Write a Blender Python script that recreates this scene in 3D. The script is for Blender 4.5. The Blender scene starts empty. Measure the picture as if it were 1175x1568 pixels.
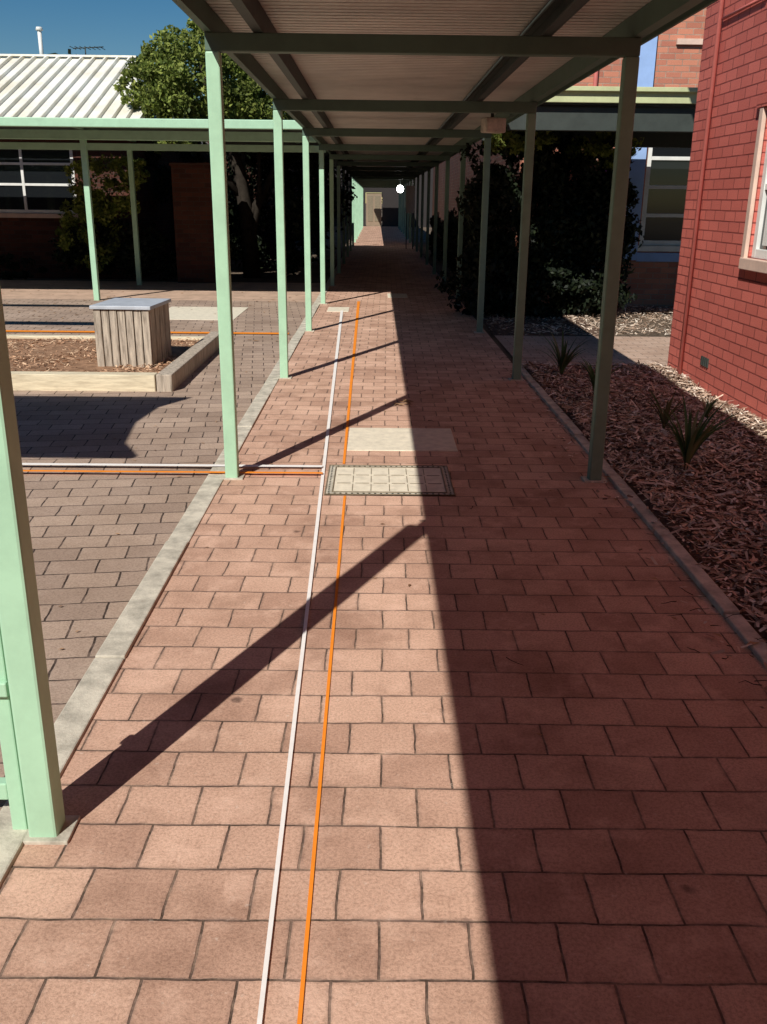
import bpy, math, random
import numpy as np
from mathutils import Vector, Matrix
random.seed(3)
R=math.radians
scene=bpy.context.scene
# ---------------------------------------------------------------- materials
def newmat(name):
    m=bpy.data.materials.new(name); m.use_nodes=True
    nt=m.node_tree; b=nt.nodes['Principled BSDF']
    return m,nt,b
def N(nt,t,**kw):
    n=nt.nodes.new(t)
    for k,v in kw.items():
        if k in n.inputs: n.inputs[k].default_value=v
        else: setattr(n,k,v)
    return n
def ramp(nt,src,stops):
    r=nt.nodes.new('ShaderNodeValToRGB')
    e=r.color_ramp.elements
    while len(e)<len(stops): e.new(0.5)
    for i,(p,c) in enumerate(stops):
        e[i].position=p; e[i].color=(*c,1) if len(c)==3 else c
    nt.links.new(src,r.inputs[0]); return r
def mix(nt,fac,a,b,mode='MIX'):
    m=nt.nodes.new('ShaderNodeMix'); m.data_type='RGBA'; m.blend_type=mode
    for s,i in ((fac,0),(a,6),(b,7)):
        if hasattr(s,'is_linked') or hasattr(s,'links'): nt.links.new(s,m.inputs[i])
        elif i==0: m.inputs[0].default_value=s
        else: m.inputs[i].default_value=(*s,1)
    return m.outputs[2]
def coords(nt,u=None):
    t=nt.nodes.new('ShaderNodeTexCoord')
    if u is None: return t.outputs['Object']
    s=nt.nodes.new('ShaderNodeSeparateXYZ'); nt.links.new(t.outputs['Object'],s.inputs[0])
    c=nt.nodes.new('ShaderNodeCombineXYZ')
    if u=='xz': nt.links.new(s.outputs[0],c.inputs[0]); nt.links.new(s.outputs[2],c.inputs[1])
    if u=='yz': nt.links.new(s.outputs[1],c.inputs[0]); nt.links.new(s.outputs[2],c.inputs[1])
    return c.outputs[0]
def noise(nt,co,scale,detail=4,rough=.6):
    n=N(nt,'ShaderNodeTexNoise'); n.inputs['Scale'].default_value=scale; n.inputs['Detail'].default_value=detail; n.inputs['Roughness'].default_value=rough
    nt.links.new(co,n.inputs['Vector']); return n.outputs['Fac']
def bump(nt,b,h,strength=.4,dist=.01,prev=None):
    n=N(nt,'ShaderNodeBump'); n.inputs['Strength'].default_value=strength; n.inputs['Distance'].default_value=dist
    nt.links.new(h,n.inputs['Height'])
    if prev: nt.links.new(prev,n.inputs['Normal'])
    nt.links.new(n.outputs[0],b.inputs['Normal']); return n.outputs[0]
def distort(nt,co,scale,amt):
    n=N(nt,'ShaderNodeTexNoise'); n.inputs['Scale'].default_value=scale; n.inputs['Detail'].default_value=2
    nt.links.new(co,n.inputs['Vector'])
    v=N(nt,'ShaderNodeVectorMath',operation='SUBTRACT'); nt.links.new(n.outputs['Color'],v.inputs[0]); v.inputs[1].default_value=(.5,.5,.5)
    s=N(nt,'ShaderNodeVectorMath',operation='SCALE'); nt.links.new(v.outputs[0],s.inputs[0]); s.inputs['Scale'].default_value=amt
    a=N(nt,'ShaderNodeVectorMath',operation='ADD'); nt.links.new(co,a.inputs[0]); nt.links.new(s.outputs[0],a.inputs[1])
    return a.outputs[0]
def brickmat(name,c1,c2,mortar,w,h,ms,u=None,rot=0,rough=.85,bstr=.6,bd=.01,stain=.5,dist=.006,stainc=(.5,.45,.42),mhi=3.2,gum=False,grit=.6):
    m,nt,b=newmat(name)
    co=coords(nt,u)
    cd=distort(nt,co,2.2,dist*3) if dist else co
    cd=distort(nt,cd,18,dist) if dist else cd
    mp=N(nt,'ShaderNodeMapping'); nt.links.new(cd,mp.inputs[0]); mp.inputs['Rotation'].default_value=(0,0,rot)
    br=N(nt,'ShaderNodeTexBrick'); nt.links.new(mp.outputs[0],br.inputs['Vector'])
    br.inputs['Scale'].default_value=1; br.inputs['Brick Width'].default_value=w; br.inputs['Row Height'].default_value=h
    br.inputs['Mortar Size'].default_value=ms; br.inputs['Mortar Smooth'].default_value=.35; br.inputs['Bias'].default_value=0
    br.inputs['Color1'].default_value=(*c1,1); br.inputs['Color2'].default_value=(*c2,1)
    br.inputs['Mortar'].default_value=(.5,.5,.5,1)
    n1=noise(nt,co,1.3,4); n2=noise(nt,co,110,4,.85); n3=noise(nt,co,7,4,.7)
    mr=ramp(nt,n3,[(.46,mortar),(.64,tuple(min(1,x*mhi) for x in mortar))])
    col=mix(nt,br.outputs['Fac'],br.outputs['Color'],mr.outputs[0])
    r1=ramp(nt,n1,[(.3,stainc),(.65,(1,1,1))])
    col=mix(nt,stain,col,r1.outputs[0],'MULTIPLY')
    r2=ramp(nt,n2,[(.36,(.42,.39,.37)),(.56,(1.0,1.0,1.0))])
    col=mix(nt,grit,col,r2.outputs[0],'MULTIPLY')
    if gum:
        # chewing gum / oil spots
        vo=N(nt,'ShaderNodeTexVoronoi'); nt.links.new(distort(nt,co,30,.02),vo.inputs['Vector']); vo.inputs['Scale'].default_value=3.4
        vr=ramp(nt,vo.outputs['Distance'],[(.035,(.28,.28,.3)),(.075,(1,1,1))])
        vs=N(nt,'ShaderNodeSeparateColor'); nt.links.new(vo.outputs['Color'],vs.inputs[0])
        gt=N(nt,'ShaderNodeMath',operation='GREATER_THAN'); nt.links.new(vs.outputs[0],gt.inputs[0]); gt.inputs[1].default_value=.4
        col=mix(nt,gt.outputs[0],col,mix(nt,.8,col,vr.outputs[0],'MULTIPLY'))
        # pale scuffs
        n4=noise(nt,co,4.5,5,.75); r4=ramp(nt,n4,[(.52,(0,0,0)),(.70,(.45,.45,.45))])
        col=mix(nt,r4.outputs[0],col,tuple(min(1,x*1.05+.05) for x in c1))
        n6=noise(nt,co,38,4,.7); r6=ramp(nt,n6,[(.63,(0,0,0)),(.73,(.5,.5,.5))])
        col=mix(nt,r6.outputs[0],col,(.78,.64,.53))
        # grime and dark edges around every paver
        n5=noise(nt,co,2.6,5,.7); r5=ramp(nt,n5,[(.34,(.52,.48,.46)),(.5,(1,1,1))])
        col=mix(nt,.4,col,r5.outputs[0],'MULTIPLY')
        b2=N(nt,'ShaderNodeTexBrick'); nt.links.new(mp.outputs[0],b2.inputs['Vector'])
        b2.inputs['Scale'].default_value=1; b2.inputs['Brick Width'].default_value=w; b2.inputs['Row Height'].default_value=h
        b2.inputs['Mortar Size'].default_value=.015; b2.inputs['Mortar Smooth'].default_value=1
        n7=noise(nt,co,24,4,.75); r7=ramp(nt,n7,[(.4,(0,0,0)),(.62,(.6,.6,.6))])
        mm=N(nt,'ShaderNodeMath',operation='MULTIPLY'); nt.links.new(b2.outputs['Fac'],mm.inputs[0]); nt.links.new(r7.outputs[0],mm.inputs[1])
        col=mix(nt,mm.outputs[0],col,(.22,.14,.11))
    nt.links.new(col,b.inputs['Base Color']); b.inputs['Roughness'].default_value=rough
    b.inputs['Specular IOR Level'].default_value=.15
    inv=N(nt,'ShaderNodeMath',operation='SUBTRACT'); inv.inputs[0].default_value=1; nt.links.new(br.outputs['Fac'],inv.inputs[1])
    p=bump(nt,b,inv.outputs[0],bstr,bd); bump(nt,b,n2,.5,.005,p)
    return m
def plain(name,c,rough=.6,var=.15,scale=6,spec=.4,metal=0,bmp=.15,dirt=None):
    m,nt,b=newmat(name); co=coords(nt)
    n=noise(nt,co,scale,6,.7)
    lo=tuple(x*(1-var*2) for x in c) if dirt is None else dirt
    r=ramp(nt,n,[(.3,lo),(.62,c)])
    nt.links.new(r.outputs[0],b.inputs['Base Color']); b.inputs['Roughness'].default_value=rough
    b.inputs['Specular IOR Level'].default_value=spec; b.inputs['Metallic'].default_value=metal
    if bmp: bump(nt,b,noise(nt,co,scale*12,4,.7),bmp,.004)
    return m
def leafmat(name,stops,trans=.25):
    m,nt,b=newmat(name)
    g=N(nt,'ShaderNodeNewGeometry'); r=ramp(nt,g.outputs['Random Per Island'],stops)
    n=noise(nt,coords(nt),1.8,3); rr=ramp(nt,n,[(.38,(.4,.4,.4)),(.6,(1,1,1))])
    col=mix(nt,.8,r.outputs[0],rr.outputs[0],'MULTIPLY')
    nt.links.new(col,b.inputs['Base Color']); b.inputs['Roughness'].default_value=.6; b.inputs['Specular IOR Level'].default_value=.25
    if trans:
        t=N(nt,'ShaderNodeBsdfTranslucent'); nt.links.new(col,t.inputs[0])
        ms=N(nt,'ShaderNodeMixShader'); ms.inputs[0].default_value=trans
        nt.links.new(b.outputs[0],ms.inputs[1]); nt.links.new(t.outputs[0],ms.inputs[2])
        nt.links.new(ms.outputs[0],nt.nodes['Material Output'].inputs[0])
    return m
def emis(name,c,s):
    m,nt,b=newmat(name); b.inputs['Emission Color'].default_value=(*c,1); b.inputs['Emission Strength'].default_value=s; return m
def islandmat(name,stops,rough=.9):
    m,nt,b=newmat(name); g=N(nt,'ShaderNodeNewGeometry'); r=ramp(nt,g.outputs['Random Per Island'],stops)
    nt.links.new(r.outputs[0],b.inputs['Base Color']); b.inputs['Roughness'].default_value=rough; b.inputs['Specular IOR Level'].default_value=.2
    return m

M_red=brickmat('red_pavers',(.80,.52,.385),(.60,.37,.27),(.10,.07,.05),.205,.172,.0034,None,R(.6),.9,.7,.008,.55,.007,(.60,.54,.50),4.5,True)
M_grey=brickmat('grey_pavers',(.55,.41,.32),(.42,.31,.245),(.07,.05,.04),.225,.165,.005,None,R(-7),.9,.7,.008,.6,.009,(.6,.55,.50),4)
M_far=plain('far_paving',(.60,.41,.30),.9,.2,3)
M_path=brickmat('side_path_pavers',(.68,.49,.38),(.58,.40,.30),(.1,.08,.07),.23,.115,.004)
M_conc=plain('concrete',(.66,.60,.49),.9,.26,9,.2,0,.6)
M_concl=plain('concrete_slab',(.80,.72,.57),.9,.12,14,.2,0,.4)
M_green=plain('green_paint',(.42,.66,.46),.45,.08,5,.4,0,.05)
M_green_shade=plain('green_paint_shaded',(.20,.32,.24),.55,.1,4,.35,0,.05)  # same green paint, darkened in colour for the parts standing in shade
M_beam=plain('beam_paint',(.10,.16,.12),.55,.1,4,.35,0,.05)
M_dark=plain('dark_steel',(.045,.055,.048),.6,.15,5)
M_sheet=plain('roof_sheet_underside',(.62,.60,.54),.5,.12,2.5,.3,0,0)
M_white=plain('white_paint',(.78,.78,.74),.5,.08,5)
M_cream=plain('cream_trim',(.76,.54,.43),.6,.12,5)
M_blue=plain('blue_paint',(.32,.47,.78),.6,.08,3)
M_roofw=plain('white_roof',(.88,.87,.80),.5,.1,1.2,.4,0,0,(.72,.66,.52))
M_fascia=plain('fascia_yellowgreen',(.56,.59,.33),.5,.12,3)
M_redwall=brickmat('painted_red_brick',(.74,.20,.155),(.62,.16,.125),(.28,.06,.05),.24,.086,.006,'yz',0,.6,.9,.015,.4,.002,(.72,.66,.66),1.5,False,.45)
M_redpipe=plain('red_painted_metal',(.64,.18,.15),.5,.1,5)
M_orbrick=brickmat('orange_brick',(.68,.28,.18),(.50,.19,.13),(.34,.26,.2),.24,.086,.006,'xz',0,.85,.5,.008,.3,.002,(.6,.55,.5),1.6)
M_brbrick=brickmat('brown_brick_shaded',(.14,.055,.038),(.08,.034,.026),(.06,.045,.035),.24,.086,.006,'xz',0,.85,.5,.008,.4,.002,(.6,.55,.5),1.6)  # brown brick with the surrounding shade put into its lowered tone
M_brside=brickmat('brown_brick_side',(.12,.05,.035),(.08,.035,.028),(.06,.045,.035),.24,.086,.006,'yz',0,.85,.5,.008,.4,.002)
M_bark=plain('bark',(.045,.036,.028),.95,.3,9,.1,0,.8)
M_soil=plain('soil',(.17,.11,.08),.95,.3,12,.1,0,1)
M_ground=plain('ground_earth',(.20,.15,.11),.95,.3,.8,.1)
M_chip=islandmat('mulch_chips',[(0,(.16,.10,.07)),(.4,(.46,.32,.23)),(.75,(.68,.53,.41)),(1,(.88,.78,.66))])
M_chipo=islandmat('mulch_chips_tan',[(0,(.24,.12,.065)),(.5,(.56,.33,.2)),(1,(.7,.5,.33))])
M_leafT=leafmat('tree_leaf',[(0,(.08,.12,.022)),(.5,(.22,.28,.05)),(1,(.40,.44,.11))],.3)
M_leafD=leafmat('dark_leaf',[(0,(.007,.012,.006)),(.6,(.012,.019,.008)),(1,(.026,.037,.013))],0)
M_leafS=leafmat('strap_leaf',[(0,(.06,.14,.05)),(.6,(.14,.24,.09)),(1,(.36,.34,.18))],.2)
M_dry=islandmat('dry_leaf',[(0,(.14,.07,.035)),(1,(.46,.28,.15))])
M_orange=plain('orange_line_paint',(.92,.28,.025),.7,.05,20,.2,0,0)
M_wline=plain('white_line_paint',(.88,.84,.8),.7,.05,20,.2,0,0)
M_purple=plain('purple_sign',(.28,.05,.6),.5,.05)
M_brass=plain('brass_edge',(.26,.21,.14),.6,.2,20)
m,nt,b=newmat('window_glass'); b.inputs['Base Color'].default_value=(.012,.014,.016,1); b.inputs['Roughness'].default_value=.08; b.inputs['Specular IOR Level'].default_value=.6; M_glass=m
m,nt,b=newmat('weathered_timber'); co=coords(nt)
mp=N(nt,'ShaderNodeMapping'); nt.links.new(co,mp.inputs[0]); mp.inputs['Scale'].default_value=(1,1,.08)
n=noise(nt,mp.outputs[0],45,6,.7); r=ramp(nt,n,[(.3,(.13,.10,.07)),(.5,(.42,.35,.28)),(.7,(.64,.54,.42))]); nt.links.new(r.outputs[0],b.inputs[0]); b.inputs['Roughness'].default_value=.9; bump(nt,b,n,.6,.004); M_timber=m
m,nt,b=newmat('sleeper_timber'); co=coords(nt)
mp=N(nt,'ShaderNodeMapping'); nt.links.new(co,mp.inputs[0]); mp.inputs['Scale'].default_value=(.1,1,1)
n=noise(nt,mp.outputs[0],40,6,.7); r=ramp(nt,n,[(.3,(.46,.38,.26)),(.6,(.76,.66,.47))]); nt.links.new(r.outputs[0],b.inputs[0]); b.inputs['Roughness'].default_value=.9; bump(nt,b,n,.5,.004); M_sleeper=m

# ---------------------------------------------------------------- mesh helpers
def empty(name):
    e=bpy.data.objects.new(name,None); scene.collection.objects.link(e); return e
def mobj(name,v,f,mat,parent=None,smooth=False):
    me=bpy.data.meshes.new(name); me.from_pydata([tuple(x) for x in v],[],f); me.update()
    o=bpy.data.objects.new(name,me); scene.collection.objects.link(o)
    if mat: me.materials.append(mat)
    if smooth:
        for p in me.polygons: p.use_smooth=True
    if parent: o.parent=parent
    return o
BF=[(0,3,2,1),(4,5,6,7),(0,1,5,4),(1,2,6,5),(2,3,7,6),(3,0,4,7)]
def boxes(name,lst,mat,parent=None,bevel=0,rot=None):
    v=[];f=[]
    for x0,x1,y0,y1,z0,z1 in lst:
        k=len(v)
        v+=[(x0,y0,z0),(x1,y0,z0),(x1,y1,z0),(x0,y1,z0),(x0,y0,z1),(x1,y0,z1),(x1,y1,z1),(x0,y1,z1)]
        f+=[tuple(i+k for i in q) for q in BF]
    if rot:
        a,cx,cy=rot; ca,sa=math.cos(a),math.sin(a)
        v=[(cx+(x-cx)*ca-(y-cy)*sa, cy+(x-cx)*sa+(y-cy)*ca, z) for x,y,z in v]
    o=mobj(name,v,f,mat,parent)
    if bevel:
        b=o.modifiers.new('b','BEVEL'); b.width=bevel; b.segments=2; b.limit_method='ANGLE'
    return o
def prism(name,poly,z0,z1,mat,parent=None):
    n=len(poly); v=[(x,y,z0) for x,y in poly]+[(x,y,z1) for x,y in poly]
    f=[tuple(range(n))[::-1],tuple(range(n,2*n))]+[(i,(i+1)%n,n+(i+1)%n,n+i) for i in range(n)]
    return mobj(name,v,f,mat,parent)
def sheet(name,x0,x1,y0,y1,z,mat,parent=None):
    return mobj(name,[(x0,y0,z),(x1,y0,z),(x1,y1,z),(x0,y1,z)],[(0,1,2,3)],mat,parent)
def tube(name,pts,rad,mat,parent=None,n=8,into=None):
    v=[];f=[]
    pts=[Vector(p) for p in pts]
    for i,p in enumerate(pts):
        d=(pts[min(i+1,len(pts)-1)]-pts[max(i-1,0)]).normalized()
        a=(Vector((1,0,0))-d*d.x).normalized() if abs(d.x)<.9 else (Vector((0,0,1))-d*d.z).normalized()
        c=d.cross(a)
        for k in range(n):
            t=2*math.pi*k/n; v.append(p+(a*math.cos(t)+c*math.sin(t))*rad[i])
    for i in range(len(pts)-1):
        for k in range(n):
            f.append((i*n+k,i*n+(k+1)%n,(i+1)*n+(k+1)%n,(i+1)*n+k))
    f.append(tuple(range(n))[::-1]); f.append(tuple((len(pts)-1)*n+k for k in range(n)))
    if into is not None:
        b0=len(into[0]); into[0].extend(v); into[1].extend([tuple(i+b0 for i in q) for q in f]); return
    return mobj(name,v,f,mat,parent,True)
def foliage(name,ells,n,size,mat,parent=None,seed=0,sub=40,spread=.28,asp=.55):
    rg=np.random.default_rng(seed); tot=sum(e[3]*e[4]*e[5] for e in ells); V=[]
    for cx,cy,cz,rx,ry,rz in ells:
        k=max(300,int(n*rx*ry*rz/tot)); ns=max(6,int(sub*rx*ry*rz/tot*2))
        d=rg.normal(size=(ns,3)); d/=np.linalg.norm(d,axis=1)[:,None]; rr=rg.uniform(.4,1.08,size=(ns,1))**.6
        sc=d*rr; szs=rg.uniform(.5,1.4,size=ns)
        idx=rg.integers(0,ns,k)
        off=rg.normal(size=(k,3)); off/=np.linalg.norm(off,axis=1)[:,None]; off*=rg.uniform(.1,1.15,size=(k,1))**.6
        p=sc[idx]+off*spread*szs[idx][:,None]
        P=p*np.array([rx,ry,rz])+np.array([cx,cy,cz])
        P=P[P[:,2]>.02]; k=len(P)
        a=rg.normal(size=(k,3)); a/=np.linalg.norm(a,axis=1)[:,None]
        b=rg.normal(size=(k,3)); b-=a*(a*b).sum(1)[:,None]; b/=np.linalg.norm(b,axis=1)[:,None]
        s=size*rg.uniform(.6,1.4,size=(k,1))
        V.append(np.stack([P-a*s,P-b*s*asp*.9,P+a*s,P+b*s*asp],axis=1).reshape(-1,3))
    V=np.concatenate(V); k=len(V)//4
    me=bpy.data.meshes.new(name); me.vertices.add(k*4); me.vertices.foreach_set('co',V.ravel())
    me.loops.add(k*4); me.loops.foreach_set('vertex_index',np.arange(k*4)); me.polygons.add(k)
    me.polygons.foreach_set('loop_start',np.arange(k)*4); me.polygons.foreach_set('loop_total',np.full(k,4)); me.update(calc_edges=True)
    me.materials.append(mat); o=bpy.data.objects.new(name,me); scene.collection.objects.link(o)
    if parent: o.parent=parent
    return o
def chips(name,x0,x1,y0,y1,z,n,mat,parent,seed,l0=.02,l1=.06,hz=.03):
    rg=np.random.default_rng(seed); V=[];F=[]
    for i in range(n):
        x=rg.uniform(x0,x1); y=rg.uniform(y0,y1); a=rg.uniform(0,6.28); L=rg.uniform(l0,l1)/2; W=rg.uniform(.006,.016)/2
        zz=z+rg.uniform(0,hz)+.02*math.sin(x*5)*math.sin(y*3); t=rg.normal()*.25; r=rg.normal()*.4
        dx,dy=math.cos(a),math.sin(a); k=len(V)
        for s,w in ((-1,-1),(1,-.7),(1.1,.8),(-1,1)):
            V.append((x+dx*L*s-dy*W*w,y+dy*L*s+dx*W*w,zz+t*L*s+r*W*w))
        F.append((k,k+1,k+2,k+3))
    return mobj(name,V,F,mat,parent)
def wall(name,kind,plane,th,u0,u1,z0,z1,ops,mat,parent):
    ops=sorted(ops); L=[]; cur=u0
    def bx(a,b,c,d):
        if kind=='f': L.append((a,b,plane,plane+th,c,d))
        else: L.append((min(plane,plane+th),max(plane,plane+th),a,b,c,d))
    for a,b,c,d in ops:
        if a>cur: bx(cur,a,z0,z1)
        if c>z0: bx(a,b,z0,c)
        if d<z1: bx(a,b,d,z1)
        cur=b
    if cur<u1: bx(cur,u1,z0,z1)
    return boxes(name,L,mat,parent)
def window(name,kind,plane,th,op,parent,cols=(.5,),rows=(.5,),fw=.06,fmat=None,sill=None,dep=.05):
    a,b,c,d=op; L=[]; s=1 if th>0 else -1
    def bx(L,a,b,c,d,p0,p1):
        q0,q1=sorted((plane+s*p0,plane+s*p1))
        if kind=='f': L.append((a,b,q0,q1,c,d))
        else: L.append((q0,q1,a,b,c,d))
    bx(L,a,a+fw,c,d,dep,dep+.06); bx(L,b-fw,b,c,d,dep,dep+.06)
    bx(L,a+fw,b-fw,c,c+fw,dep,dep+.06); bx(L,a+fw,b-fw,d-fw,d,dep,dep+.06)
    for q in cols:
        x=a+(b-a)*q; bx(L,x-fw*.4,x+fw*.4,c+fw,d-fw,dep+.003,dep+.05)
    for q in rows:
        z=c+(d-c)*q; bx(L,a+fw,b-fw,z-fw*.35,z+fw*.35,dep+.006,dep+.053)
    boxes(name+'_frame',L,fmat or M_white,parent,.004)
    G=[]; bx(G,a+.01,b-.01,c+.01,d-.01,dep+.03,dep+.036); boxes(name+'_glass',G,M_glass,parent)
    if sill:
        S=[]; bx(S,a-.06,b+.06,c-.09,c-.002,-.05,dep+.02); boxes(name+'_sill',S,sill,parent,.006)

# ---------------------------------------------------------------- ground
sheet('ground',-400,400,-300,600,-.03,M_ground)
sheet('footpath',-.91,1.43,-14,64,.0,M_red)
sheet('courtyard_paving',-22,-1.02,-14,15.6,-.006,M_grey)
sheet('courtyard_far_paving',-22,-1.02,15.6,19.2,-.006,M_far)
sheet('side_path',1.502,9,9.46,11.7,-.004,M_path)
boxes('kerb',[(-1.02,-.91,y,y+1.195,-.05,.008+.004*((i*7)%3)) for i,y in enumerate(np.arange(-3,62,1.2))],M_conc,None,.006)
boxes('garden_edging',[(1.43,1.50,y,y+.99,-.05,.018+.004*((i*5)%3)) for i,y in enumerate(np.arange(-.6,9.3,1.0))]+[(1.43,2.95,9.39,9.46,-.05,.02)],M_conc,None,.006)

mh=empty('manhole_cover')
mx0,mx1,my0,my1=-.29,.46,4.99,5.60
boxes('concrete_infill',[(mx0+.05,mx1-.05,my0+.05,my1-.05,-.01,.006)],M_concl,mh)
boxes('surround',[(mx0,mx1,my0,my0+.048,-.01,.005),(mx0,mx1,my1-.048,my1,-.01,.005),(mx0,mx0+.048,my0+.049,my1-.049,-.01,.005),(mx1-.048,mx1,my0+.049,my1-.049,-.01,.005)],M_conc,mh)
fr=[]
for o_,z_ in ((.0,.009),(.041,.010)):
    t=.006
    fr+=[(mx0+o_,mx1-o_,my0+o_,my0+o_+t,-.01,z_),(mx0+o_,mx1-o_,my1-o_-t,my1-o_,-.01,z_),(mx0+o_,mx0+o_+t,my0+o_+t,my1-o_-t,-.01,z_),(mx1-o_-t,mx1-o_,my0+o_+t,my1-o_-t,-.01,z_)]
boxes('brass_frame',fr,M_brass,mh)
g=[]
for i in range(1,6):
    x=mx0+.05+(mx1-mx0-.1)*i/6
    for j in range(3):
        a=my0+.07+j*(my1-my0-.1)/3; g.append((x-.0022,x+.0022,a,a+.13,-.01,.0078))
for i in range(1,3):
    y=my0+.05+(my1-my0-.1)*i/3
    for j in range(6):
        a=mx0+.065+j*(mx1-mx0-.1)/6; g.append((a,a+.08,y-.003,y+.003,-.01,.0082))
boxes('grid_marks',g,M_brass,mh)
nub=[]
for i in range(22):
    x=mx0+.025+i*(mx1-mx0-.05)/21
    nub+= [(x-.006,x+.006,my0+.018,my0+.028,-.01,.0075),(x-.006,x+.006,my1-.028,my1-.018,-.01,.0075)]
for i in range(16):
    y=my0+.05+i*(my1-my0-.1)/15
    nub+= [(mx0+.018,mx0+.027,y-.006,y+.006,-.01,.0075),(mx1-.027,mx1-.018,y-.006,y+.006,-.01,.0075)]
boxes('rim_studs',nub,M_dark,mh)
boxes('concrete_slab',[(-.19,.56,5.98,6.62,-.02,.006)],M_concl,None,.004)
boxes('drain_cover',[(-.75,-.42,14.1,14.7,-.02,.006)],M_concl,None,.003)
boxes('drain_cover',[(.2,.55,16.3,17.0,-.02,.006)],M_concl,None,.003)
boxes('courtyard_slab',[(-3.2,-2.0,13.0,14.6,-.02,.0)],M_concl,None,.003)

def strip(name,p0,p1,w0,w1,z,mat):
    p0=Vector(p0);p1=Vector(p1);d=(p1-p0).normalized();n=Vector((-d.y,d.x))
    return mobj(name,[(*(p0-n*w0/2),z),(*(p0+n*w0/2),z),(*(p1+n*w1/2),z),(*(p1-n*w1/2),z)],[(0,3,2,1)],mat)
strip('orange_ground_line',(-.146,1.3),(-.172,4.97),.009,.014,.0045,M_orange)
strip('orange_ground_line',(-.20,5.64),(-.295,15.6),.016,.045,.0045,M_orange)
strip('white_ground_line',(-.225,1.3),(-.524,14.2),.010,.04,.0085,M_wline)
strip('white_ground_line',(-2.25,5.53),(-.33,5.53),.045,.045,.0185,M_wline)
strip('orange_ground_line',(-2.2,5.38),(-.32,5.38),.035,.035,.0185,M_orange)
strip('orange_ground_line',(-5.8,11.65),(-1.1,11.65),.14,.14,.004,M_orange)

# ---------------------------------------------------------------- covered walkway
cw=empty('covered_walkway')
S=3.29; F=[2.04+S*k for k in range(-4,18)]
LX,RX=-.865,1.335; hw=.038
zb0,zb1=2.33,2.42
boxes('left_posts',[(LX-hw,LX+hw,y-hw,y+hw,-.02,zb0) for y in F],M_green,cw,.008)
boxes('right_posts',[(RX-hw,RX+hw,y-hw,y+hw,-.02,zb0) for y in F],M_green_shade,cw,.008)
boxes('base_plates',[(x-.07,x+.07,y-.055,y+.055,-.01,.010) for x in (LX,RX) for y in F],M_conc,cw,.003)
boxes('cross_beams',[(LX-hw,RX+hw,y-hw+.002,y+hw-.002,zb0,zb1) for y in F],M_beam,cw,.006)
pur=[]
Y0,Y1=-13,61.5
for x in (-.60,.90):
    pur+=[(x-.004,x+.004,Y0,Y1,zb1,2.535),(x-.05,x-.004,Y0,Y1,zb1+.002,zb1+.012),(x-.05,x-.004,Y0,Y1,2.523,2.533)]
boxes('purlins',pur,M_dark,cw)
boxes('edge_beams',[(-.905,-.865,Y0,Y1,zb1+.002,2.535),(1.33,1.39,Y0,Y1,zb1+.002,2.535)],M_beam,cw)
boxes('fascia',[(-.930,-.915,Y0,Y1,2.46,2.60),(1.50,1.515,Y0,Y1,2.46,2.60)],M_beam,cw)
v=[];f=[];y=Y0
prof=[(0,0),(.056,0),(.058,.036),(.076,.036),(.078,0)]
while y<Y1:
    for dy,dz in prof:
        v+=[(-.915,y+dy,2.54+dz),(1.50,y+dy,2.54+dz)]
    y+=.085
for i in range(len(v)//2-1): f.append((2*i,2*i+1,2*i+3,2*i+2))
mobj('roof_sheet',v,f,M_sheet,cw)
boxes('roof_deck',[(-.915,1.50,Y0,Y1,2.585,2.595)],M_dark,cw)
tube('conduit',[(.82,-2,2.50),(.82,58,2.50)],[.012]*2,M_dark,cw)

lw=empty('courtyard_walkway')
boxes('posts',[(x-.045,x+.045,y-.045,y+.045,-.02,2.46) for x in (-4.62,-8.3,-12) for y in (15.5,18.35)],M_green,lw,.008)
boxes('beams',[(-15,-.96,15.44,15.56,2.46,2.60),(-15,-.96,18.29,18.41,2.44,2.56)],M_green,lw,.006)
boxes('gutter',[(-15,-1.02,14.60,14.72,2.585,2.71)],M_green,lw,.01)
boxes('rafters',[(x-.03,x+.03,14.72,18.7,2.605,2.66) for x in (-1.5,-4.6,-8.3,-12)],M_green_shade,lw)
boxes('roof',[(-15,-1.02,14.70,18.9,2.665,2.70)],M_dark,lw)
boxes('added_shade_roof',[(-3.1,-1.02,18.92,33,2.60,2.65)],M_dark,lw)  # roof section added, hidden behind the gutter, to shade the walkway beyond
boxes('added_shade_roof_posts',[(-3.05,-2.97,y,y+.08,-.02,2.60) for y in (22,26,30,32.8)],M_dark,lw)
rw=empty('side_walkway')
boxes('fascia',[(1.25,9,11.75,11.80,2.72,2.87)],M_fascia,rw,.006)
boxes('gutter_lip',[(1.25,9,11.69,11.745,2.84,2.89)],M_fascia,rw,.006)
boxes('beam',[(1.57,9,11.86,11.98,2.42,2.68),(1.57,9,14.75,14.85,2.4,2.66)],M_dark,rw,.006)
boxes('roof',[(1.57,9,11.81,14.9,2.70,2.76)],M_dark,rw)
boxes('posts',[(6.9,6.99,y,y+.09,-.02,2.42) for y in (11.9,14.6)],M_green_shade,rw,.006)
sc=empty('unseen_shadow_canopy')  # out of view, invented and shaped to cast the curved courtyard shadow
prism('roof',[(-7.5,3.25),(-2.75,3.25),(-2.92,3.6),(-3.0,4.2),(-2.95,4.75),(-2.75,5.15),(-7.5,5.15)],2.40,2.46,M_sheet,sc)
boxes('posts',[(x-.04,x+.04,4.4,4.48,-.02,2.40) for x in (-6.8,-4.6)],M_green,sc,.006)
pg=empty('unseen_shadow_frame')  # out of view, beams invented to cast the thin courtyard shadow strips
boxes('beams',[(-12,-4.9,9.85,10.1,2.36,2.46),(-12,-5.0,12.0,12.2,2.36,2.46)],M_green,pg,.006)
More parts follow.
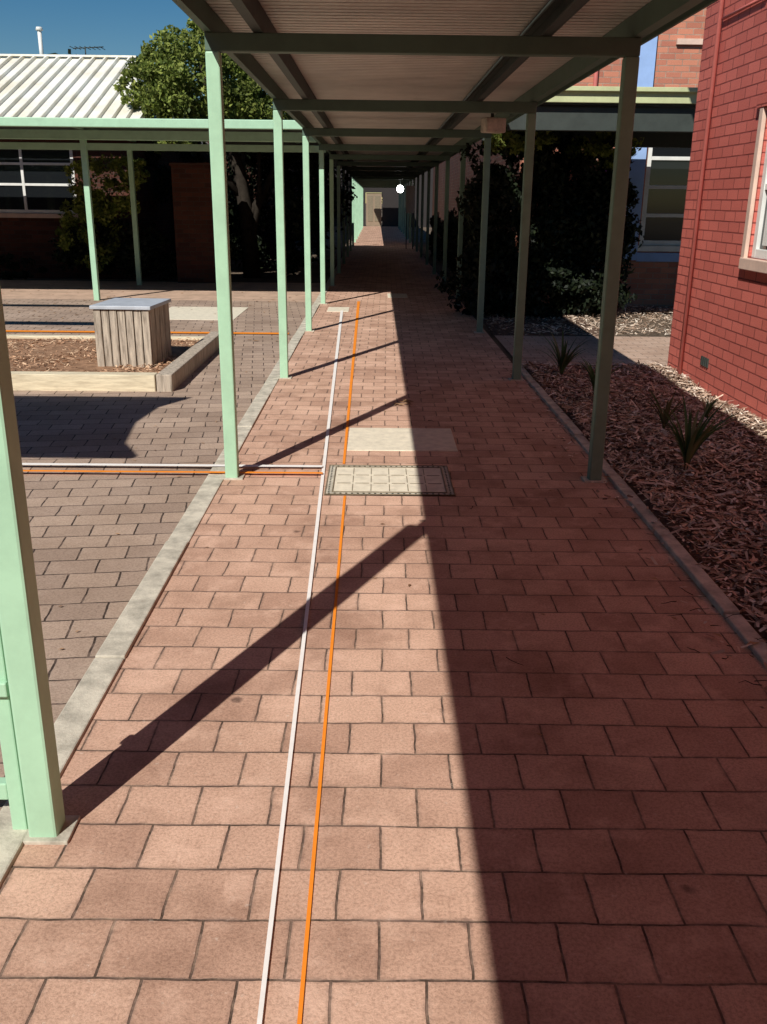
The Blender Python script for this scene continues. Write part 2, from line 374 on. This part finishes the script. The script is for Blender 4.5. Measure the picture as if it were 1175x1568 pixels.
boxes('posts',[(x-.04,x+.04,y,y+.08,-.02,2.36) for x in (-11,-7.7) for y in (9.93,12.06)],M_green,pg,.006)

gt=empty('barrier_rail')
boxes('stile',[(-.955,-.915,2.03,2.07,.0,2.33)],M_green,gt,.004)
boxes('low_rail',[(-1.75,-.956,2.035,2.068,.10,.15)],M_green,gt,.004)
boxes('foot',[(-1.75,-1.70,2.03,2.07,-.01,.098)],M_green,gt,.004)
boxes('hinge',[(-.99,-.91,2.010,2.028,.42,.46)],M_green,gt,.004)

# ---------------------------------------------------------------- timber bin + bed
tb=empty('timber_planter_box')
bx0,bx1,by0,by1=-2.72,-2.17,8.93,9.65
a=(R(-3),bx0,by0)
sl=[]
for i in range(7):
    w=(bx1-bx0)/7; x=bx0+i*w; sl.append((x+.005,x+w-.005,by0+.004*(i%2),by0+.03,.03+.01*(i%3==1),.585))
    sl.append((x+.004,x+w-.004,by1-.03,by1,.03,.585))
for i in range(8):
    w=(by1-by0-.064)/8; y=by0+.032+i*w
    sl.append((bx1-.03,bx1-.004*(i%2),y+.005,y+w-.005,.03+.01*(i%2),.585)); sl.append((bx0,bx0+.03,y+.004,y+w-.004,.03,.585))
boxes('slats',sl,M_timber,tb,.004,a)
boxes('inner_bin',[(bx0+.05,bx1-.05,by0+.05,by1-.05,.02,.57)],M_dark,tb,0,a)
boxes('lid',[(bx0-.02,bx1+.02,by0-.02,by1+.02,.59,.625)],plain('grey_lid',(.50,.53,.58),.5,.12,6),tb,.006,a)
cb=empty('courtyard_garden_bed')
boxes('sleepers',[(-6.5,-1.93,7.95,8.09,-.03,.14),(-6.5,-1.9,10.75,10.88,-.03,.07)],M_sleeper,cb,.01)
boxes('side_sleepers',[(-1.92,-1.78,7.95,10.74,-.03,.145)],M_timber,cb,.01)
sheet('soil',-6.5,-1.93,8.09,10.75,.04,plain('bare_soil',(.40,.23,.14),.95,.3,10,.1,0,1),cb)
chips('mulch',-6.4,-1.95,8.1,10.73,.04,7000,M_chipo,cb,5,.015,.06,.02)

# ---------------------------------------------------------------- right garden bed
gb=empty('garden_bed')
v=[];f=[];nx,ny=14,70
for j in range(ny+1):
    for i in range(nx+1):
        x=1.50+(2.96-1.50)*i/nx; y=-.6+(9.39+.6)*j/ny
        v.append((x,y,.0+.02*math.sin(x*5)*math.sin(y*3)+(.02 if 0<i else -.01)))
for j in range(ny):
    for i in range(nx):
        q=j*(nx+1)+i; f.append((q,q+1,q+nx+2,q+nx+1))
mobj('soil',v,f,M_soil,gb,True)
chips('mulch',1.51,2.95,1.0,9.38,.02,26000,M_chip,gb,7,.018,.07,.028)
chips('mulch_large',1.51,2.95,1.2,9.38,.04,2200,M_chip,gb,9,.05,.12,.03)
chips('mulch_spill',1.28,1.5,1.5,9.3,.012,260,M_chip,gb,19,.015,.05,.01)
sheet('back_bed_soil',1.502,3.0,11.7,20,-.002,M_soil,gb)
chips('back_mulch',1.52,8,11.75,15.3,.0,9000,M_chip,gb,11,.03,.09,.02)
def strap(name,x,y,n,h,seed):
    rg=random.Random(seed); V=[];Fc=[]
    for i in range(n):
        a=rg.uniform(0,6.28); L=h*rg.uniform(.6,1.15); lean=rg.uniform(.15,.75); w=rg.uniform(.010,.017)
        dx,dy=math.cos(a),math.sin(a); k=len(V); sg=7
        for s in range(sg+1):
            t=s/sg; r=lean*L*t**1.6; z=L*t*(1-.35*lean*t*t)+.02; ww=w*(1-t)**.6*(.6+.8*min(1,t*3))
            V+=[(x+dx*r-dy*ww,y+dy*r+dx*ww,z),(x+dx*(r+.003),y+dy*(r+.003),z-.006*(1-t)),(x+dx*r+dy*ww,y+dy*r-dx*ww,z)]
        for s in range(sg):
            q=k+3*s; Fc+=[(q,q+1,q+4,q+3),(q+1,q+2,q+5,q+4)]
    return mobj(name,V,Fc,M_leafS,None,True)
strap('strap_leaf_plant',1.93,5.45,30,.50,1)
strap('strap_leaf_plant',2.12,6.55,16,.32,2)
strap('strap_leaf_plant',1.88,7.7,20,.38,3)
strap('strap_leaf_plant',1.78,8.7,30,.44,4)
strap('strap_leaf_plant',2.55,6.9,9,.2,6)
V=[];Fc=[];rg=random.Random(8)
def leafq(x,y,s,z):
    a=rg.uniform(0,6.28);k=len(V)
    for t,w,h in ((-1,0,0),(-.2,-.4,.25),(1,0,.1),(-.1,.45,.3)):
        V.append((x+math.cos(a)*s*t-math.sin(a)*s*w,y+math.sin(a)*s*t+math.cos(a)*s*w,z+h*s*.5))
    Fc.append((k,k+1,k+2,k+3))
for i in range(60): leafq(rg.uniform(-.85,1.4),rg.uniform(2.2,16),rg.uniform(.008,.02),.004)
for i in range(90): leafq(rg.uniform(1.2,1.45),rg.uniform(1.8,14),rg.uniform(.01,.03),.02)
for i in range(260): leafq(rg.uniform(-9,-1.1),rg.uniform(11,18.5),rg.uniform(.02,.05),.0)
for i in range(60): leafq(rg.uniform(-3,-1.1),rg.uniform(2.5,9),rg.uniform(.01,.02),.0)
for i in range(9): leafq(.22+rg.uniform(-.07,.07),7.5+rg.uniform(-.1,.1),.05,.01)
mobj('fallen_leaves',V,Fc,M_dry)
T=([],[])
for k_ in range(22):
    x,y=(rg.uniform(1.22,1.5),rg.uniform(2.6,3.6)) if k_<14 else (rg.uniform(.2,1.4),rg.uniform(2,9))
    a=rg.uniform(0,6.28); L=rg.uniform(.03,.10); P=[]
    for s in range(4):
        P.append((x,y,.012+rg.uniform(0,.012)+(.02 if x>1.43 else 0))); x+=math.cos(a)*L/3; y+=math.sin(a)*L/3; a+=rg.uniform(-.7,.7)
    tube('',P,[.002,.0018,.0015,.001],None,into=T,n=4)
mobj('fallen_twigs',T[0],T[1],M_bark)

# ---------------------------------------------------------------- red building (right)
rb=empty('red_brick_building')
op=(5.2,7.52,1.2,2.26)
wall('side_wall','s',2.96,.25,-12,9.25,-.05,6,[op],M_redwall,rb)
window('window','s',2.96,.25,op,rb,(.33,.66),(.5,),.07,M_white,M_cream,.02)
boxes('architrave',[(2.925,2.957,7.53,7.60,1.12,2.30),(2.925,2.957,5.12,5.19,1.12,2.30)],M_cream,rb,.004)
boxes('lintel',[(2.92,2.957,5.0,7.66,2.305,2.39)],M_redwall,rb)
boxes('paper_notice',[(3.005,3.012,6.9,7.4,1.3,1.62)],M_white,rb)
tube('downpipe',[(2.925,8.75,0.0),(2.925,8.75,3.9),(2.925,8.6,4.1)],[.022]*3,M_redpipe,rb)
tube('conduit',[(2.94,8.75,3.1),(2.94,7.8,3.1)],[.012]*2,M_redpipe,rb)
vents=[]
for y in (8.1,6.6,5.2):
    for i in range(4): vents.append((2.945,2.958,y+.05*i,y+.05*i+.025,.22,.30))
boxes('air_vents',vents,M_dark,rb)
boxes('eaves',[(2.6,3.3,-12,9.5,5.0,5.15)],M_cream,rb)

# ---------------------------------------------------------------- blue-trim building
bb=empty('blue_trim_brick_building')
opA=(4.28,5.9,.95,2.75)
wall('front_wall','f',15.5,.25,2.3,9.5,-.05,7,[opA],M_orbrick,bb)
window('window','f',15.5,.25,opA,bb,(.5,),(.26,.5,.74),.08,M_white,M_white,.03)
boxes('blue_pilaster',[(3.97,4.24,15.42,15.497,.72,7)],M_blue,bb,.004)
boxes('blue_band',[(4.25,6.3,15.45,15.497,.70,.84)],M_blue,bb,.004)
tube('downpipe',[(3.35,15.44,0),(3.35,15.44,6.8)],[.035]*2,M_redpipe,bb)
boxes('upper_sill',[(4.55,6.0,15.44,15.497,3.9,3.98)],M_cream,bb)
boxes('side_wall',[(2.3,2.55,15.752,40,-.05,4)],M_brside,bb)
boxes('parapet_flashing',[(2.25,9.5,15.4,15.8,7.002,7.06)],M_dark,bb)
sg=empty('wall_sign')
tube('disc',[(3.76,15.46,2.05),(3.76,15.495,2.05)],[.15,.15],M_purple,sg,20)
boxes('label',[(3.68,3.84,15.452,15.458,2.02,2.08)],M_white,sg)

# ---------------------------------------------------------------- left house
hs=empty('brick_house')
w1=(-8.35,-6.2,1.28,2.62); w2=(-11.5,-9.0,1.28,2.62)
wall('front_wall','f',20,.25,-16,-5.0,-.05,2.9,[w2,w1],M_brbrick,hs)
for i,w in enumerate((w1,w2)):
    window('window_%d'%(i+1),'f',20,.25,w,hs,(.5,) ,(.42,.72),.07,M_white,M_cream,.02)
boxes('side_wall',[(-5.25,-5.0,20.252,28,-.05,2.9)],M_brside,hs)
E0,E1=19.45,24.0; ze,zr=2.92,4.72
v=[(-18,E0,ze),(-4.55,E0,ze),(-5.75,E1,zr),(-18,E1,zr),(-4.55,28.6,ze),(-18,28.6,ze)]
mobj('roof',v,[(0,1,2,3),(1,4,2),(4,5,3,2)],M_roofw,hs)
ribs=[];rf=[]
x=-17.9
while x<-4.65:
    t=1.0 if x<-5.75 else (x+4.55)/(-1.2)
    yt=E0+(E1-E0)*t; zt=ze+(zr-ze)*t; k=len(ribs)
    ribs+=[(x-.03,E0-.01,ze),(x+.03,E0-.01,ze),(x+.02,E0-.01,ze+.07),(x-.02,E0-.01,ze+.07),(x-.03,yt,zt),(x+.03,yt,zt),(x+.02,yt,zt+.07),(x-.02,yt,zt+.07)]
    rf+=[tuple(i+k for i in q) for q in [(0,1,2,3),(0,4,5,1),(1,5,6,2),(2,6,7,3),(3,7,4,0)]]
    x+=.28
mobj('roof_ribs',ribs,rf,M_roofw,hs)
boxes('ridge_cap',[(-18,-5.7,E1-.12,E1+.12,zr+.02,zr+.06)],M_roofw,hs)
boxes('gutter',[(-18,-4.5,E0-.12,E0-.02,ze-.14,ze+.0)],M_white,hs,.01)
tube('vent_pipe',[(-8.05,24.3,4.5),(-8.05,24.3,5.35)],[.05,.05],M_white,hs)
tube('vent_cap',[(-8.05,24.3,5.35),(-8.05,24.3,5.42)],[.09,.07],M_white,hs)
an=empty('tv_antenna')
tube('mast',[(-7.2,25,4.4),(-7.2,25,5.1)],[.015]*2,M_dark,an)
tube('boom',[(-7.5,25,5.07),(-6.75,25,5.11)],[.012]*2,M_dark,an)
for i in range(7): tube('element_%d'%i,[(-7.5+i*.12,24.75,5.08),(-7.5+i*.12,25.25,5.08)],[.008]*2,M_dark,an,5)
bp=empty('brick_pier')
boxes('shaft',[(-4.0,-3.15,18.95,19.9,-.05,2.2)],M_brbrick,bp,.004)
boxes('cap',[(-4.03,-3.12,18.92,19.93,2.203,2.26)],M_brbrick,bp,.01)
fb=empty('far_brick_building')
boxes('walls',[(-9,-3.3,27,60,-.05,3.6)],M_brbrick,fb)
boxes('window_frames',[(-3.297,-3.27,y,y+1.6,1.1,2.3) for y in np.arange(36,58,4.2)],M_white,fb)
boxes('window_panes',[(-3.268,-3.26,y+.08,y+.76,1.18,2.22) for y in np.arange(36,58,4.2)]+[(-3.268,-3.26,y+.84,y+1.52,1.18,2.22) for y in np.arange(36,58,4.2)],M_glass,fb)
boxes('roof',[(-9.3,-3.0,26.7,60.3,3.602,3.7)],M_brside,fb)
eb=empty('end_building')
wall('wall','f',63,.3,-8,10,-.05,5,[(-.75,.35,0,2.1)],plain('end_wall_paint',(.03,.024,.023),.8,.1,2),eb)
boxes('door',[(-.70,.30,63.08,63.12,0,2.06)],plain('timber_door',(.30,.22,.15),.6,.1,3),eb)
boxes('door_panels',[(-.6,-.26,63.06,63.078,.3,1.9),(-.14,.2,63.06,63.078,.3,1.9)],M_brass,eb,.01)
def block(name,x0,x1,y0,y1,h,wins):
    e=empty(name)
    boxes('walls',[(x0,x1,y0,y1,-.05,h)],M_brbrick,e)
    boxes('roof',[(x0-.4,x1+.4,y0-.4,y1+.4,h+.003,h+.15)],M_dark,e,.02)
    boxes('window_frames',[w_ for w_ in wins],M_white,e,.01)
    def inset(w_):
        a,b_,c,d,z0,z1=w_
        return (a+.08,b_-.08,c-.01,d+.01,z0+.08,z1-.08) if (b_-a)>(d-c) else (a-.01,b_+.01,c+.08,d-.08,z0+.08,z1-.08)
    boxes('window_panes',[inset(w_) for w_ in wins],M_glass,e)
block('added_rear_sky_blocker',-20,12,-24,-14,5.5,[(x,x+1.6,-14.02,-13.97,1,2.4) for x in (-17,-13,-9,-5,4,8)])  # added behind the camera to cut sky fill in the shade
block('added_west_sky_blocker',-24,-15.5,-12,17,5.0,[(-15.52,-15.47,y,y+1.6,1,2.4) for y in (-9,-5,-1,3,7,11)])  # added out of view on the left to block low sky light

# ---------------------------------------------------------------- vegetation
def tree(name,limbs,ells,n,size,mat,seed,sub=60,spread=.26):
    e=empty(name); T=([],[])
    for pts,rad in limbs: tube('',pts,rad,None,into=T,n=7)
    mobj('trunk_and_limbs',T[0],T[1],M_bark,e,True)
    foliage('crown',ells,n,size,mat,e,seed,sub,spread); return e
bx,by=-2.75,20.8
tree('courtyard_tree',[
 ([(bx,by,-.05),(bx-.05,by,1.2),(bx-.2,by,2.2),(bx-.6,by-.1,3.3),(bx-.9,by,4.2)],[.2,.17,.14,.1,.04]),
 ([(bx-.05,by,1.1),(bx+.5,by+.1,2.1),(bx+.9,by+.2,3.2)],[.12,.08,.04]),
 ([(bx-.1,by,1.6),(bx-.9,by-.2,2.5),(bx-1.5,by-.2,3.5)],[.1,.07,.03]),
 ([(bx,by,.5),(bx+.25,by-.3,1.6),(bx+.3,by-.4,2.8)],[.08,.06,.03])],
 [(-3.6,20.6,3.85,1.35,1.3,.95),(-3.25,20.8,4.65,.75,.8,.55),(-4.5,20.3,3.75,.75,.8,.7),(-4.2,20.2,3.0,.7,.6,.45),(-2.4,21,3.5,1.0,1.1,.7)],
 36000,.045,M_leafT,21,260,.17)
def bigtree(name,x,y,h,r,seed):
    tree(name,[([(x,y,-.05),(x+.1,y,1.5),(x,y+.1,h*.5),(x+.2,y,h*.8)],[.28,.22,.15,.05]),([(x,y,2),(x+1.2,y+.4,h*.55),(x+1.8,y+.5,h*.7)],[.14,.09,.03]),([(x,y,2),(x-1.2,y-.3,h*.5),(x-1.7,y-.6,h*.65)],[.14,.09,.03])],
     [(x,y,h*.62,r,r,h*.34),(x+r*.5,y+.6,h*.5,r*.6,r*.6,h*.22),(x-r*.5,y-.6,h*.55,r*.6,r*.6,h*.25)],4500,.24,M_leafD,seed,90,.25)
bigtree('added_sky_block_tree',-12.5,-5,8.5,2.6,41)  # these unseen trees are added to screen sky light from left and behind
bigtree('added_sky_block_tree',-12.8,1,8,2.6,42)
bigtree('added_sky_block_tree',-9,-10.5,9,2.8,43)
bigtree('added_sky_block_tree',-3.5,-11,8.5,2.8,44)
bigtree('added_sky_block_tree',2,-16,8.5,2.8,45)
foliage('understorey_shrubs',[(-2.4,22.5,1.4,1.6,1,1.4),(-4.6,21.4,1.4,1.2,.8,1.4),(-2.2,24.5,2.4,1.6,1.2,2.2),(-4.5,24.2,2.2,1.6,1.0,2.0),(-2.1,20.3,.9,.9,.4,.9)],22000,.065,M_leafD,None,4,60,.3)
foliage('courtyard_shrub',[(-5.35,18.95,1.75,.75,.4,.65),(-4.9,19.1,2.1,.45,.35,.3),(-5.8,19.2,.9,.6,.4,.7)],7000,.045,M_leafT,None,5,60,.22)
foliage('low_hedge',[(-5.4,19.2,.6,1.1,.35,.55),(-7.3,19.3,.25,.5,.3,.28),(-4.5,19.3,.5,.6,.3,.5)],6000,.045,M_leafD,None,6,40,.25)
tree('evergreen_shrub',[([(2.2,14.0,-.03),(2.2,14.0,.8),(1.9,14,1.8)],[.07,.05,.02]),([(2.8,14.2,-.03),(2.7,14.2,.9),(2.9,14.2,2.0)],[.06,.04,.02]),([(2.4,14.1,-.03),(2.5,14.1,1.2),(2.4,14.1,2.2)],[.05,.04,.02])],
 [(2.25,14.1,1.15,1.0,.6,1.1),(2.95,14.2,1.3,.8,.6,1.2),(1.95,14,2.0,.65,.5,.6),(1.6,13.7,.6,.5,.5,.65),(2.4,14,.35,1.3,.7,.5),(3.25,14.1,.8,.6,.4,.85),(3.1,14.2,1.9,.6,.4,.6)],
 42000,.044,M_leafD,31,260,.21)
foliage('sunlit_shrub_top',[(3.2,13.9,2.35,.5,.3,.25),(1.9,13.6,2.45,.5,.3,.2)],3500,.035,M_leafT,None,12,40,.25)  # sunlit leaves of the evergreen, light painted in with a paler leaf colour
foliage('walkway_shrubs',[(1.9,17.5,1.1,.4,1.4,1.0),(1.9,22,.9,.35,1.6,.9),(1.9,28,.7,.35,2,.7)],10000,.05,M_leafD,None,14,60,.25)
foliage('distant_trees',[(-14,45,4,6,4,3.2),(8,68,4,8,4,5)],10000,.25,M_leafD,None,15,60,.25)
fl=empty('flood_lamp')
boxes('housing',[(.78,.94,36.05,36.2,1.94,2.10)],M_dark,fl,.01)
tube('lens',[(.86,36.0,2.02),(.86,36.045,2.02)],[.09,.13],emis('lamp_glow',(1,.98,.92),25),fl,20)
boxes('bracket',[(.84,.88,36.1,36.14,2.10,2.42)],M_dark,fl)
ls=empty('loudspeaker')
boxes('cabinet',[(1.05,1.27,9.9,10.05,2.26,2.40)],M_conc,ls,.015,(R(20),1.15,10))
boxes('bracket',[(1.14,1.17,9.97,10.0,2.405,2.54)],M_dark,ls)
nb=empty('notice_board')
boxes('panel',[(1.0,1.3,33.4,33.43,1.2,2.1)],M_white,nb,.004)
boxes('legs',[(1.02,1.05,33.44,33.47,0,2.0),(1.25,1.28,33.44,33.47,0,2.0)],M_dark,nb)

# ---------------------------------------------------------------- light
el=41.0; sd=Vector((-.42,-.907,0)).normalized()*math.cos(R(el)); sd.z=math.sin(R(el))
sun=bpy.data.lights.new('sun','SUN'); sun.energy=5; sun.angle=R(.5); sun.color=(1,.97,.90)
so=bpy.data.objects.new('sun',sun); scene.collection.objects.link(so); so.rotation_euler=(-sd).to_track_quat('-Z','Y').to_euler()
w=bpy.data.worlds.new('World'); scene.world=w; w.use_nodes=True; nt=w.node_tree
sk=nt.nodes.new('ShaderNodeTexSky'); sk.sky_type='NISHITA'; sk.sun_disc=False; sk.sun_elevation=R(el); sk.sun_rotation=math.atan2(sd.x,sd.y)%(2*math.pi)
sk.dust_density=0; sk.air_density=1.0; sk.ozone_density=2.0
hs_=nt.nodes.new('ShaderNodeHueSaturation'); hs_.inputs['Saturation'].default_value=1.5; hs_.inputs['Value'].default_value=1.0
nt.links.new(sk.outputs[0],hs_.inputs['Color'])
bg=nt.nodes['Background']; bg.inputs[1].default_value=.055; nt.links.new(hs_.outputs[0],bg.inputs[0])
scene.view_settings.view_transform='Standard'; scene.view_settings.look='None'; scene.view_settings.exposure=0
# ---------------------------------------------------------------- camera
cd=bpy.data.cameras.new('camera'); co=bpy.data.objects.new('camera',cd); scene.collection.objects.link(co)
cd.sensor_fit='VERTICAL'; cd.sensor_height=24; cd.lens=24*1400/1568; cd.clip_end=2000; cd.clip_start=.05
co.matrix_world=Matrix.Translation((0,0,1.6))@Matrix.Rotation(R(-.58),4,'Z')@Matrix.Rotation(R(90-18.8),4,'X')@Matrix.Rotation(R(.6),4,'Z')
scene.camera=co
